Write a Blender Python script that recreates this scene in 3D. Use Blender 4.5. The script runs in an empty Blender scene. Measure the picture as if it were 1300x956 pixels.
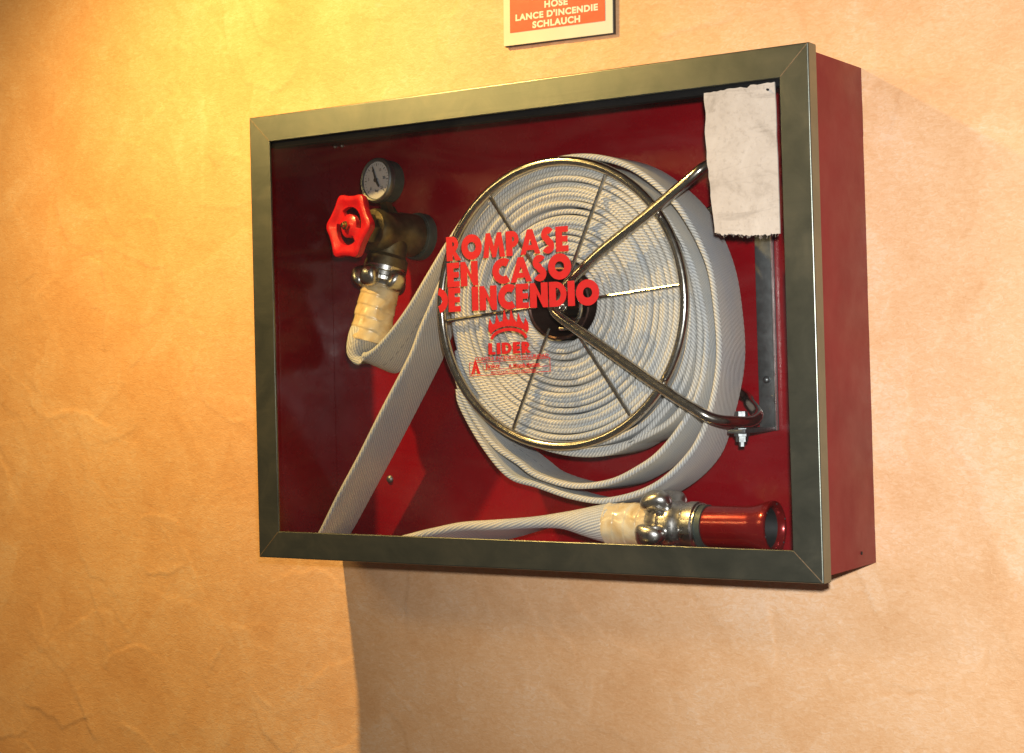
import bpy, bmesh, math, random
import numpy as np
from mathutils import Vector, Matrix
random.seed(7); rng = np.random.default_rng(11)
PI = math.pi
S = bpy.context.scene
COL = S.collection

# ------------------------------------------------------------------ camera
cam_d = bpy.data.cameras.new('camera'); cam = bpy.data.objects.new('camera', cam_d); COL.objects.link(cam)
R_ = ((0.8359125, 0.5482578, -0.0257628), (0.0319126, -0.0016899, 0.9994892), (0.5479342, -0.8363077, -0.0189089))
CAM = Vector((1.2558, -1.5419, 0.1896))
m = Matrix.Identity(4)
for r in range(3):
    for c in range(3): m[r][c] = R_[c][r]
m.translation = CAM
cam.matrix_world = m
cam_d.sensor_width = 36; cam_d.sensor_fit = 'HORIZONTAL'; cam_d.lens = 2200.08 / 1300 * 36
cam_d.shift_y = -44.5 / 1300; cam_d.clip_start = 0.01; cam_d.clip_end = 50
S.camera = cam
# ------------------------------------------------------------------ world, lamps, exposure
w = bpy.data.worlds.new('World'); S.world = w; w.use_nodes = True
bg = w.node_tree.nodes['Background']; bg.inputs[0].default_value = (1.0, 0.86, 0.74, 1); bg.inputs[1].default_value = 0.065

def light(name, kind, loc, aim, energy, color, **kw):
    d = bpy.data.lights.new(name, kind); d.energy = energy; d.color = color
    for k, v in kw.items(): setattr(d, k, v)
    o = bpy.data.objects.new(name, d); COL.objects.link(o); o.location = loc
    o.rotation_euler = (Vector(aim) - Vector(loc)).to_track_quat('-Z', 'Y').to_euler()
    return o
# warm halogen downlight above the cabinet's left end
light('ceiling_spot', 'SPOT', (-0.10, -0.60, 0.95), (-0.03, 0, -0.10), 70, (1.0, 0.60, 0.18), spot_size=math.radians(116), spot_blend=1.0, shadow_soft_size=0.02)
# camera flash, a hand above the lens
light('camera_flash', 'SPOT', (1.262, -1.50, 0.265), (0.99, 0, 0.15), 132, (1.0, 0.945, 0.935), spot_size=math.radians(74), spot_blend=1.0, shadow_soft_size=0.02)
# added warm area light, unseen, placed for the sheen on the frame's head
light('sheen_fill', 'AREA', (-0.80, -1.55, 0.90), (0.2, 0, 0.45), 6.5, (1.0, 0.66, 0.24), shape='RECTANGLE', size=0.80, size_y=0.20)
S.view_settings.view_transform = 'Standard'; S.view_settings.look = 'None'
S.view_settings.exposure = 0.0; S.view_settings.gamma = 1.0

# ------------------------------------------------------------------ materials
MATS = {}
def newmat(name):
    mt = bpy.data.materials.new(name); mt.use_nodes = True
    nt = mt.node_tree; b = nt.nodes['Principled BSDF']; MATS[name] = mt
    return mt, nt, b
class NT:
    def __init__(s, nt): s.nt = nt
    def n(s, typ, ins=None, **kw):
        nd = s.nt.nodes.new(typ)
        for k, v in kw.items(): setattr(nd, k, v)
        for k, v in (ins or {}).items():
            if hasattr(v, 'is_linked') or isinstance(v, bpy.types.NodeSocket): s.nt.links.new(v, nd.inputs[k])
            else: nd.inputs[k].default_value = v
        return nd
    def l(s, a, b): s.nt.links.new(a, b)
    def math(s, op, a, b=0.0, c=0.0, clamp=False):
        nd = s.n('ShaderNodeMath', {0: a, 1: b, 2: c}, operation=op); nd.use_clamp = clamp; return nd.outputs[0]
    def ramp(s, fac, stops):
        nd = s.n('ShaderNodeValToRGB', {0: fac}); cr = nd.color_ramp
        while len(cr.elements) < len(stops): cr.elements.new(0.5)
        for e, (p, c) in zip(cr.elements, stops): e.position = p; e.color = (*c, 1) if len(c) == 3 else c
        return nd.outputs[0]
    def noise(s, vec, scale, detail=4, rough=0.55, dist=0.0):
        return s.n('ShaderNodeTexNoise', {'Vector': vec, 'Scale': scale, 'Detail': detail, 'Roughness': rough, 'Distortion': dist}).outputs[0]
    def mix(s, fac, a, b, mode='MIX'):
        nd = s.n('ShaderNodeMix', data_type='RGBA', blend_type=mode)
        for k, v in ((0, fac), (6, a), (7, b)):
            if isinstance(v, bpy.types.NodeSocket): s.l(v, nd.inputs[k])
            else: nd.inputs[k].default_value = v if not isinstance(v, tuple) or len(v) == 4 else (*v, 1)
        return nd.outputs[2]
    def bump(s, h, strength, dist, normal=None):
        ins = {'Height': h, 'Strength': strength, 'Distance': dist}
        if normal is not None: ins['Normal'] = normal
        return s.n('ShaderNodeBump', ins).outputs[0]

def m_simple(name, col, rough=0.5, metal=0.0, var=0.12, scale=40, rvar=0.12, bump=0.0, bscale=200, coat=0.0, bdist=0.001, spec=None):
    mt, nt, b = newmat(name); T = NT(nt)
    obj = T.n('ShaderNodeTexCoord').outputs['Object']
    nz = T.noise(obj, scale, 6, 0.6)
    lo = tuple(max(0, c * (1 - var)) for c in col); hi = tuple(min(1, c * (1 + var)) for c in col)
    T.l(T.ramp(nz, [(0.3, lo), (0.7, hi)]), b.inputs['Base Color'])
    n2 = T.noise(obj, scale * 2.3, 5, 0.65)
    rr = T.n('ShaderNodeMapRange', {0: n2, 1: 0.3, 2: 0.7, 3: max(0.02, rough - rvar), 4: rough + rvar}).outputs[0]
    T.l(rr, b.inputs['Roughness'])
    b.inputs['Metallic'].default_value = metal
    if coat: b.inputs['Coat Weight'].default_value = coat; b.inputs['Coat Roughness'].default_value = 0.08
    if spec is not None: b.inputs['Specular IOR Level'].default_value = spec
    if bump:
        T.l(T.bump(T.noise(obj, bscale, 4, 0.6), bump, bdist), b.inputs['Normal'])
    return mt

def mat_wall():
    mt, nt, b = newmat('ochre_plaster'); T = NT(nt)
    obj = T.n('ShaderNodeTexCoord').outputs['Object']
    wash = T.n('ShaderNodeAttribute', attribute_name='wash').outputs['Fac']
    hgt = T.n('ShaderNodeAttribute', attribute_name='relief').outputs['Fac']
    big = T.noise(obj, 2.6, 5, 0.55, 0.6)
    mid = T.noise(obj, 14, 6, 0.62, 0.8)
    # brushed wash: fine short streaks
    mp = T.n('ShaderNodeMapping', {'Vector': obj, 'Scale': (150, 150, 330)})
    wob = T.n('ShaderNodeTexNoise', {'Vector': obj, 'Scale': 30.0, 'Detail': 2.0})
    va = T.n('ShaderNodeVectorMath', {0: mp.outputs[0], 1: wob.outputs[1]}, operation='ADD')
    streak = T.noise(va.outputs[0], 1.0, 4, 0.6, 1.1)
    s1 = T.math('MULTIPLY_ADD', big, 0.55, T.math('MULTIPLY', mid, 0.45))
    s1 = T.math('ADD', s1, T.math('MULTIPLY', T.math('SUBTRACT', wash, 0.5), 0.24))
    s1 = T.math('ADD', s1, T.math('MULTIPLY', T.math('SUBTRACT', streak, 0.5), 0.78))
    s1 = T.math('ADD', s1, T.math('MULTIPLY', T.math('SUBTRACT', hgt, 0.5), 0.22))
    col = T.ramp(s1, [(0.22, (0.69, 0.385, 0.175)), (0.44, (0.755, 0.455, 0.225)), (0.60, (0.80, 0.515, 0.28)), (0.80, (0.845, 0.615, 0.40))])
    # sparse chalky scuffs
    sc = T.ramp(T.noise(obj, 21, 3, 0.5, 0.4), [(0.745, (0, 0, 0)), (0.79, (1, 1, 1))])
    col = T.mix(T.math('MULTIPLY', sc, 0.35), col, (0.80, 0.70, 0.62, 1))
    T.l(col, b.inputs['Base Color'])
    T.l(T.n('ShaderNodeMapRange', {0: mid, 1: 0.3, 2: 0.7, 3: 0.42, 4: 0.66}).outputs[0], b.inputs['Roughness'])
    b.inputs['Specular IOR Level'].default_value = 0.35
    n1 = T.bump(T.noise(obj, 55, 5, 0.6, 0.5), 0.22, 0.0013)
    n1 = T.bump(T.noise(obj, 620, 3, 0.7), 0.5, 0.0005, n1)
    n2 = T.bump(streak, 0.52, 0.0008, n1)
    T.l(n2, b.inputs['Normal'])
    return mt

def mat_hose(name='hose_canvas', ropes=1.0, tint=(0.84, 0.80, 0.71), cool=(0.60, 0.65, 0.70), seam=0.55):
    mt, nt, b = newmat(name); T = NT(nt)
    uv = T.n('ShaderNodeUVMap', uv_map='UVMap').outputs[0]
    sep = T.n('ShaderNodeSeparateXYZ', {0: uv}); u, v = sep.outputs[0], sep.outputs[1]
    obj = T.n('ShaderNodeTexCoord').outputs['Object']
    jit = T.math('MULTIPLY', T.math('SUBTRACT', T.noise(obj, 60, 3), 0.5), 0.0018)
    # lengthwise twill on the flat faces, rope-like cords on the folded edges
    def wave(cu, cv, per):
        q = T.math('ADD', T.math('ADD', T.math('MULTIPLY', u, cu), T.math('MULTIPLY', v, cv)), jit)
        return T.math('MULTIPLY_ADD', T.math('SINE', T.math('MULTIPLY', q, 2 * PI / per)), 0.5, 0.5)
    edge = T.math('GREATER_THAN', T.math('FRACT', T.math('ADD', T.math('MULTIPLY', T.math('SUBTRACT', v, 0.0029), 1 / 0.0633), 4.0)), 0.856)
    edge = T.math('MULTIPLY', edge, ropes)
    flat = T.math('MULTIPLY_ADD', wave(0.42, 1.0, 0.0031), 0.8, T.math('MULTIPLY', wave(1.0, -0.4, 0.0021), 0.2))
    rope = wave(0.80, 0.62, 0.0030)
    h = T.math('ADD', T.math('MULTIPLY', rope, edge), T.math('MULTIPLY', flat, T.math('SUBTRACT', 1.0, edge)))
    n = T.noise(obj, 18, 5, 0.6)
    along = T.noise(T.n('ShaderNodeMapping', {'Vector': uv, 'Scale': (4.5, 9, 1)}).outputs[0], 1.0, 4, 0.6)
    c = T.ramp(T.math('MULTIPLY_ADD', n, 0.4, T.math('MULTIPLY', along, 0.6)), [(0.40, cool), (0.56, tint)])
    c = T.mix(T.math('MULTIPLY', T.math('SUBTRACT', 1.0, h), 0.60), c, (0.22, 0.215, 0.225, 1))
    # woven marker thread down the middle of one face
    d = T.math('ABSOLUTE', T.math('SUBTRACT', v, 0.030))
    near = T.math('LESS_THAN', d, 0.00075)
    dash = T.math('GREATER_THAN', T.math('FRACT', T.math('MULTIPLY', u, 1 / 0.0095)), 0.42)
    c = T.mix(T.math('MULTIPLY', T.math('MULTIPLY', near, dash), seam), c, (0.07, 0.08, 0.13, 1))
    # handling grime
    g = T.ramp(T.noise(obj, 33, 5, 0.7), [(0.60, (0, 0, 0)), (0.78, (1, 1, 1))])
    c = T.mix(T.math('MULTIPLY', g, 0.22), c, (0.33, 0.27, 0.20, 1))
    T.l(c, b.inputs['Base Color'])
    b.inputs['Roughness'].default_value = 0.82; b.inputs['Specular IOR Level'].default_value = 0.2
    b.inputs['Sheen Weight'].default_value = 0.15
    nn = T.bump(n, 0.25, 0.003)
    T.l(T.bump(h, 0.8, 0.0007, nn), b.inputs['Normal'])
    return mt

def mat_steel_frame():
    mt, nt, b = newmat('patinated_steel'); T = NT(nt)
    obj = T.n('ShaderNodeTexCoord').outputs['Object']
    br = T.noise(T.n('ShaderNodeMapping', {'Vector': obj, 'Scale': (7, 400, 400)}).outputs[0], 1.0, 4, 0.6)
    cl = T.noise(obj, 22, 6, 0.65, 0.8)
    sm = T.noise(obj, 6, 4, 0.6, 0.5)
    f = T.math('MULTIPLY_ADD', cl, 0.6, T.math('MULTIPLY', sm, 0.4))
    c = T.ramp(f, [(0.30, (0.150, 0.180, 0.155)), (0.50, (0.205, 0.232, 0.196)), (0.68, (0.27, 0.285, 0.228))])
    c = T.mix(T.math('MULTIPLY', br, 0.25), c, (0.15, 0.15, 0.13, 1))
    T.l(c, b.inputs['Base Color'])
    b.inputs['Metallic'].default_value = 0.92
    T.l(T.n('ShaderNodeMapRange', {0: cl, 1: 0.3, 2: 0.7, 3: 0.29, 4: 0.345}).outputs[0], b.inputs['Roughness'])
    T.l(T.bump(br, 0.12, 0.0004), b.inputs['Normal'])
    return mt

def mat_glass():
    mt, nt, b = newmat('window_glass'); T = NT(nt)
    nt.nodes.remove(b)
    out = [n for n in nt.nodes if n.type == 'OUTPUT_MATERIAL'][0]
    obj = T.n('ShaderNodeTexCoord').outputs['Object']
    geo = T.n('ShaderNodeNewGeometry')
    dt = T.math('ABSOLUTE', T.n('ShaderNodeVectorMath', {0: geo.outputs['Incoming'], 1: geo.outputs['Normal']}, operation='DOT_PRODUCT').outputs['Value'])
    fr = T.math('MULTIPLY_ADD', T.math('POWER', T.math('SUBTRACT', 1.0, dt), 5.0), 0.96, 0.04)
    tr = T.n('ShaderNodeBsdfTransparent', {0: (0.955, 0.97, 0.962, 1)})
    gl = T.n('ShaderNodeBsdfGlossy', {0: (1, 1, 1, 1), 'Roughness': 0.015})
    # wiped, slightly dusty film
    df = T.n('ShaderNodeBsdfDiffuse', {0: (0.72, 0.72, 0.75, 1)})
    smear = T.noise(T.n('ShaderNodeMapping', {'Vector': obj, 'Rotation': (0, 0.6, 0), 'Scale': (5, 1, 16)}).outputs[0], 1.0, 6, 0.65, 1.2)
    dust = T.n('ShaderNodeMapRange', {0: smear, 1: 0.45, 2: 0.85, 3: 0.0, 4: 0.009}).outputs[0]
    m1 = T.n('ShaderNodeMixShader', {0: fr, 1: tr.outputs[0], 2: gl.outputs[0]})
    m2 = T.n('ShaderNodeMixShader', {0: dust, 1: m1.outputs[0], 2: df.outputs[0]})
    T.l(m2.outputs[0], out.inputs[0])
    return mt

def mat_tape():
    mt, nt, b = newmat('yellowed_binding_tape'); T = NT(nt)
    obj = T.n('ShaderNodeTexCoord').outputs['Object']
    vo = T.n('ShaderNodeTexVoronoi', {'Vector': obj, 'Scale': 48.0}, feature='SMOOTH_F1'); vo.inputs['Smoothness'].default_value = 0.4
    n = T.noise(obj, 42, 4, 0.55, 1.0)
    T.l(T.ramp(n, [(0.28, (0.55, 0.37, 0.17)), (0.45, (0.70, 0.53, 0.29)), (0.68, (0.80, 0.69, 0.47))]), b.inputs['Base Color'])
    b.inputs['Roughness'].default_value = 0.22; b.inputs['Coat Weight'].default_value = 0.4
    h = T.math('ADD', vo.outputs[0], T.math('MULTIPLY', n, 0.5))
    T.l(T.bump(h, 0.30, 0.003), b.inputs['Normal'])
    return mt

def mat_card():
    mt, nt, b = newmat('grubby_card'); T = NT(nt)
    obj = T.n('ShaderNodeTexCoord').outputs['Object']
    a = T.noise(obj, 30, 6, 0.7, 0.6); f = T.noise(obj, 240, 4, 0.7)
    c = T.ramp(a, [(0.25, (0.34, 0.315, 0.275)), (0.45, (0.48, 0.455, 0.41)), (0.7, (0.55, 0.53, 0.485))])
    c = T.mix(T.math('MULTIPLY', T.ramp(f, [(0.55, (0, 0, 0)), (0.75, (1, 1, 1))]), 0.40), c, (0.22, 0.19, 0.16, 1))
    # dirty streaks
    st = T.noise(T.n('ShaderNodeMapping', {'Vector': obj, 'Rotation': (0, 0.25, 0), 'Scale': (18, 1, 110)}).outputs[0], 1.0, 5, 0.7, 0.8)
    c = T.mix(T.math('MULTIPLY', T.ramp(st, [(0.57, (0, 0, 0)), (0.72, (1, 1, 1))]), 0.35), c, (0.20, 0.18, 0.16, 1))
    T.l(c, b.inputs['Base Color']); b.inputs['Roughness'].default_value = 0.9; b.inputs['Specular IOR Level'].default_value = 0.15
    T.l(T.bump(f, 0.4, 0.0008), b.inputs['Normal'])
    return mt

def mat_red_cabinet(name, col, rough):
    mt, nt, b = newmat(name); T = NT(nt)
    obj = T.n('ShaderNodeTexCoord').outputs['Object']
    a = T.noise(obj, 9, 5, 0.6, 0.5)
    c = T.ramp(a, [(0.3, tuple(x * 0.86 for x in col)), (0.7, tuple(min(1, x * 1.1) for x in col))])
    sc = T.noise(T.n('ShaderNodeMapping', {'Vector': obj, 'Rotation': (0.4, 0.5, 0.2), 'Scale': (9, 9, 260)}).outputs[0], 1.0, 4, 0.7, 0.5)
    c = T.mix(T.math('MULTIPLY', T.ramp(sc, [(0.70, (0, 0, 0)), (0.80, (1, 1, 1))]), 0.10), c, (0.45, 0.22, 0.2, 1))
    T.l(c, b.inputs['Base Color'])
    T.l(T.n('ShaderNodeMapRange', {0: T.noise(obj, 30, 5, 0.6), 1: 0.3, 2: 0.7, 3: rough - 0.07, 4: rough + 0.1}).outputs[0], b.inputs['Roughness'])
    T.l(T.bump(T.noise(obj, 190, 3, 0.5), 0.10, 0.0006, T.bump(T.noise(obj, 5, 2, 0.5), 0.25, 0.006)), b.inputs['Normal'])
    return mt

mat_wall(); mat_hose(); mat_hose('hose_canvas_plain', 0.0, seam=0.0); mat_steel_frame(); mat_glass(); mat_tape(); mat_card()
mat_red_cabinet('red_enamel_inside', (0.245, 0.0012, 0.006), 0.24)
mat_red_cabinet('red_enamel_outside', (0.215, 0.008, 0.016), 0.5)
m_simple('chrome', (0.62, 0.61, 0.58), 0.13, 1.0, 0.12, 60, 0.06, 0.10, 90, bdist=0.0015)
m_simple('dark_chrome', (0.56, 0.53, 0.48), 0.20, 1.0, 0.15, 60, 0.05, 0.02, 120)
m_simple('grey_steel', (0.20, 0.215, 0.22), 0.42, 0.85, 0.2, 50, 0.1, 0.1, 150)
m_simple('cast_aluminium', (0.56, 0.55, 0.53), 0.31, 1.0, 0.2, 70, 0.08, 0.14, 110, bdist=0.0012)
m_simple('aged_brass', (0.155, 0.125, 0.070), 0.46, 0.85, 0.35, 70, 0.12, 0.25, 180)
m_simple('dull_verdigris', (0.085, 0.105, 0.095), 0.5, 0.5, 0.25, 70, 0.1, 0.2, 180)
m_simple('bright_brass', (0.75, 0.58, 0.25), 0.22, 1.0, 0.15, 90, 0.06)
m_simple('handwheel_red', (0.55, 0.007, 0.014), 0.36, 0.0, 0.16, 80, 0.10, 0.3, 160, coat=0.12)
m_simple('nozzle_red', (0.23, 0.005, 0.006), 0.24, 0.45, 0.10, 50, 0.05, 0.06, 60, coat=0.35)
m_simple('shade_black', (0.008, 0.008, 0.009), 0.75, 0.0, 0.2, 60, 0.1, spec=0.15)
m_simple('dark_bore', (0.006, 0.008, 0.009), 0.6, 0.0, 0.2, 60, 0.1)
m_simple('dial_white', (0.44, 0.45, 0.49), 0.5, 0.0, 0.06, 60, 0.1)
m_simple('dial_print', (0.03, 0.03, 0.035), 0.6, 0.0, 0.1, 60, 0.1)
m_simple('glass_print_red', (0.47, 0.001, 0.012), 0.6, 0.0, 0.08, 120, 0.1, 0.15, 500)
m_simple('glass_print_thin', (0.47, 0.004, 0.012), 0.5, 0.0, 0.2, 300, 0.1)
m_simple('sign_cream', (0.66, 0.74, 0.56), 0.5, 0.0, 0.05, 25, 0.1, 0.08, 200)
m_simple('sign_red', (0.72, 0.065, 0.022), 0.42, 0.0, 0.06, 30, 0.08, 0.08, 200)
m_simple('sign_ink', (0.72, 0.76, 0.62), 0.5, 0.0, 0.05, 60, 0.1)
m_simple('sign_edge', (0.045, 0.045, 0.04), 0.6, 0.0, 0.2, 60, 0.1)
m_simple('hub_brown', (0.085, 0.042, 0.032), 0.34, 0.6, 0.3, 60, 0.1)
m_simple('seam_weld', (0.26, 0.20, 0.13), 0.5, 0.7, 0.3, 200, 0.1)
m_simple('fibre', (0.26, 0.23, 0.20), 0.9, 0.0, 0.3, 100, 0.05)

# ------------------------------------------------------------------ mesh helpers
def tag(o, label=None, cat=None, kind=None):
    if label: o['label'] = label
    if cat: o['category'] = cat
    if kind: o['kind'] = kind
    return o
def thing(name, label, cat, loc):
    o = bpy.data.objects.new(name, None); COL.objects.link(o); o.location = loc; o.empty_display_size = 0.02
    return tag(o, label, cat)
def world_loc(o):
    v = Vector(o.location)
    while o.parent: o = o.parent; v += Vector(o.location)
    return v
def link(name, me, mat, parent=None, smooth=35):
    o = bpy.data.objects.new(name, me); COL.objects.link(o)
    if mat: me.materials.append(MATS[mat])
    if smooth:
        for p in me.polygons: p.use_smooth = True
        me.set_sharp_from_angle(angle=math.radians(smooth))
    if parent:
        o.parent = parent
        o.location = -world_loc(parent) if not parent.get('_local') else (0, 0, 0)
    return o
def bm_link(name, bm, mat, parent=None, smooth=35):
    bmesh.ops.recalc_face_normals(bm, faces=bm.faces[:])
    me = bpy.data.meshes.new(name); bm.to_mesh(me); bm.free()
    return link(name, me, mat, parent, smooth)
def add_box(bm, lo, hi, bev=0.0, seg=2, mat=None):
    vs = bmesh.ops.create_cube(bm, size=1.0)['verts']
    c = [(a + b) / 2 for a, b in zip(lo, hi)]; d = [b - a for a, b in zip(lo, hi)]
    for v in vs:
        v.co = Vector([c[i] + v.co[i] * d[i] for i in range(3)])
        if mat is not None: v.co = mat @ v.co
    if bev:
        es = list({e for v in vs for e in v.link_edges})
        bmesh.ops.bevel(bm, geom=es, offset=bev, segments=seg, profile=0.6, affect='EDGES')
def basis(d):
    d = Vector(d).normalized()
    a = Vector((0, 0, 1)) if abs(d.z) < 0.9 else Vector((1, 0, 0))
    u = d.cross(a).normalized(); v = d.cross(u).normalized()
    return d, u, v
def lathe(bm, p0, axis, prof, n=40, fn=None, caps=(1, 1)):
    """prof: (distance along the axis, radius); fn(angle, t, r) -> r"""
    d, u, v = basis(axis); p0 = Vector(p0); rings = []
    for t, r in prof:
        if r < 1e-6: rings.append([bm.verts.new(p0 + d * t)]); continue
        ring = []
        for k in range(n):
            a = 2 * PI * k / n; rr = fn(a, t, r) if fn else r
            ring.append(bm.verts.new(p0 + d * t + (u * math.cos(a) + v * math.sin(a)) * rr))
        rings.append(ring)
    for A, B in zip(rings, rings[1:]):
        for k in range(n):
            k2 = (k + 1) % n
            if len(A) == 1 and len(B) == 1: continue
            if len(A) == 1: bm.faces.new((A[0], B[k2], B[k]))
            elif len(B) == 1: bm.faces.new((A[k], A[k2], B[0]))
            else: bm.faces.new((A[k], A[k2], B[k2], B[k]))
    for rg, cp in zip((rings[0], rings[-1]), caps):
        if len(rg) > 1 and cp: bm.faces.new(rg)
def catmull(P, n):
    P = np.asarray(P, float); out = []
    Q = np.vstack([2 * P[0] - P[1], P, 2 * P[-1] - P[-2]])
    for i in range(1, len(Q) - 2):
        p0, p1, p2, p3 = Q[i - 1:i + 3]
        for k in range(n):
            t = k / n
            out.append(0.5 * (2 * p1 + (p2 - p0) * t + (2 * p0 - 5 * p1 + 4 * p2 - p3) * t * t + (3 * p1 - p0 - 3 * p2 + p3) * t ** 3))
    out.append(Q[-2]); return np.array(out)
def tube(bm, P, r, n=12, sub=8, closed=False):
    P = np.asarray(P, float)
    if sub > 1: P = catmull(P, sub)
    N = len(P); rings = []
    T = np.gradient(P, axis=0)
    if closed: T = np.roll(P, -1, 0) - np.roll(P, 1, 0)
    up = None
    for i in range(N):
        t = Vector(T[i]).normalized()
        if up is None: _, up, _ = basis(t)
        up = (up - t * up.dot(t)).normalized(); s = t.cross(up)
        rr = r[i] if hasattr(r, '__len__') else r
        rings.append([bm.verts.new(Vector(P[i]) + (up * math.cos(2 * PI * k / n) + s * math.sin(2 * PI * k / n)) * rr) for k in range(n)])
    rng_ = range(N) if closed else range(N - 1)
    for i in rng_:
        A, B = rings[i], rings[(i + 1) % N]
        for k in range(n): bm.faces.new((A[k], A[(k + 1) % n], B[(k + 1) % n], B[k]))
    if not closed: bm.faces.new(rings[0]); bm.faces.new(rings[-1])
def ribbon_mesh(name, P, Wd, W, TH, n=20, u0=0.0, true_uv=False):
    """swept flat hose. P points, Wd width directions, W widths, TH thicknesses; uv in metres"""
    P = np.asarray(P, float); N = len(P); T = np.gradient(P, axis=0)
    T /= np.linalg.norm(T, axis=1)[:, None]
    Wd = np.asarray(Wd, float); Wd = Wd - (Wd * T).sum(1)[:, None] * T; Wd /= np.linalg.norm(Wd, axis=1)[:, None]
    Nn = np.cross(T, Wd)
    L = np.concatenate([[0], np.cumsum(np.linalg.norm(np.diff(P, axis=0), axis=1))]) + u0
    W = np.broadcast_to(W, N); TH = np.broadcast_to(TH, N)
    # unit stadium profile param
    verts = []; 
    m_ = n // 2
    for i in range(N):
        h = TH[i] / 2; hw = max(W[i] / 2 - h, 0.0)
        for k in range(n):
            side = 1 if k < m_ else -1
            a = -PI / 2 + PI * ((k % m_) / (m_ - 1))
            # slight dish between the thick woven edges
            x = side * (hw + h * math.cos(a)); y = side * h * math.sin(a)
            verts.append(P[i] + Wd[i] * x + Nn[i] * y)
    faces = []; uvs = []
    pv = [0.0]
    h = float(np.median(TH)) / 2; hw = max(float(np.median(W)) / 2 - h, 0)
    pr = []
    for k in range(n):
        side = 1 if k < m_ else -1; a = -PI / 2 + PI * ((k % m_) / (m_ - 1))
        pr.append((side * (hw + h * math.cos(a)), side * h * math.sin(a)))
    for k in range(n):
        x0, y0 = pr[k]; x1, y1 = pr[(k + 1) % n]; pv.append(pv[-1] + math.hypot(x1 - x0, y1 - y0))
    off = pv[m_] - 0.0
    TV = []
    if true_uv:
        VA = np.array(verts).reshape(N, n, 3)
        seg = np.linalg.norm(np.roll(VA, -1, 1) - VA, axis=2); cum = np.concatenate([np.zeros((N, 1)), np.cumsum(seg, 1)], 1)
        mid = (cum[:, m_ - 1] + cum[:, m_]) / 2
        TV = cum - mid[:, None] + 0.030
    for i in range(N - 1):
        for k in range(n):
            k2 = (k + 1) % n
            faces.append((i * n + k, i * n + k2, (i + 1) * n + k2, (i + 1) * n + k))
            # v = 0.030 sits mid-way across the flat face that starts at k = m_-1
            if true_uv:
                uvs += [(L[i], TV[i][k]), (L[i], TV[i][k + 1]), (L[i + 1], TV[i + 1][k + 1]), (L[i + 1], TV[i + 1][k])]; continue
            a0 = pv[k] - pv[m_ - 1] + 0.030 - hw; a1 = pv[k + 1] - pv[m_ - 1] + 0.030 - hw
            uvs += [(L[i], a0), (L[i], a1), (L[i + 1], a1), (L[i + 1], a0)]
    faces.append(tuple(range(n))); uvs += [(0, 0)] * n
    faces.append(tuple((N - 1) * n + k for k in range(n - 1, -1, -1))); uvs += [(0, 0)] * n
    me = bpy.data.meshes.new(name); me.from_pydata([tuple(v) for v in verts], [], faces)
    ul = me.uv_layers.new(name='UVMap'); ul.data.foreach_set('uv', np.array(uvs, float).ravel())
    me.update(); return me

# ================================================================== THE WALL
W, H, D = 0.65, 0.4737, 0.1323
def axis_coords(a, b, step, lo, hi):
    core = np.arange(a, b + 1e-9, step)
    left = []; x = a; s = step
    while x > lo: s *= 1.25; x -= s; left.append(x)
    right = []; x = core[-1]; s = step
    while x < hi: s *= 1.25; x += s; right.append(x)
    return np.array(left[::-1] + list(core) + right)
def smooth_noise(X, Z, f, seed, octs=3):
    """cheap value noise"""
    r = np.random.default_rng(seed); out = np.zeros_like(X); amp = 1.0; tot = 0
    for o in range(octs):
        G = r.random((257, 257)); x = (X * f + 61.3 * (o + 1)) % 256; z = (Z * f + 17.9 * (o + 1)) % 256
        xi = np.floor(x).astype(int); zi = np.floor(z).astype(int); fx = x - xi; fz = z - zi
        fx = fx * fx * (3 - 2 * fx); fz = fz * fz * (3 - 2 * fz)
        v = (G[xi, zi] * (1 - fx) + G[xi + 1, zi] * fx) * (1 - fz) + (G[xi, zi + 1] * (1 - fx) + G[xi + 1, zi + 1] * fx) * fz
        out += amp * v; tot += amp; amp *= 0.5; f *= 2.03
    return out / tot
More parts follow.
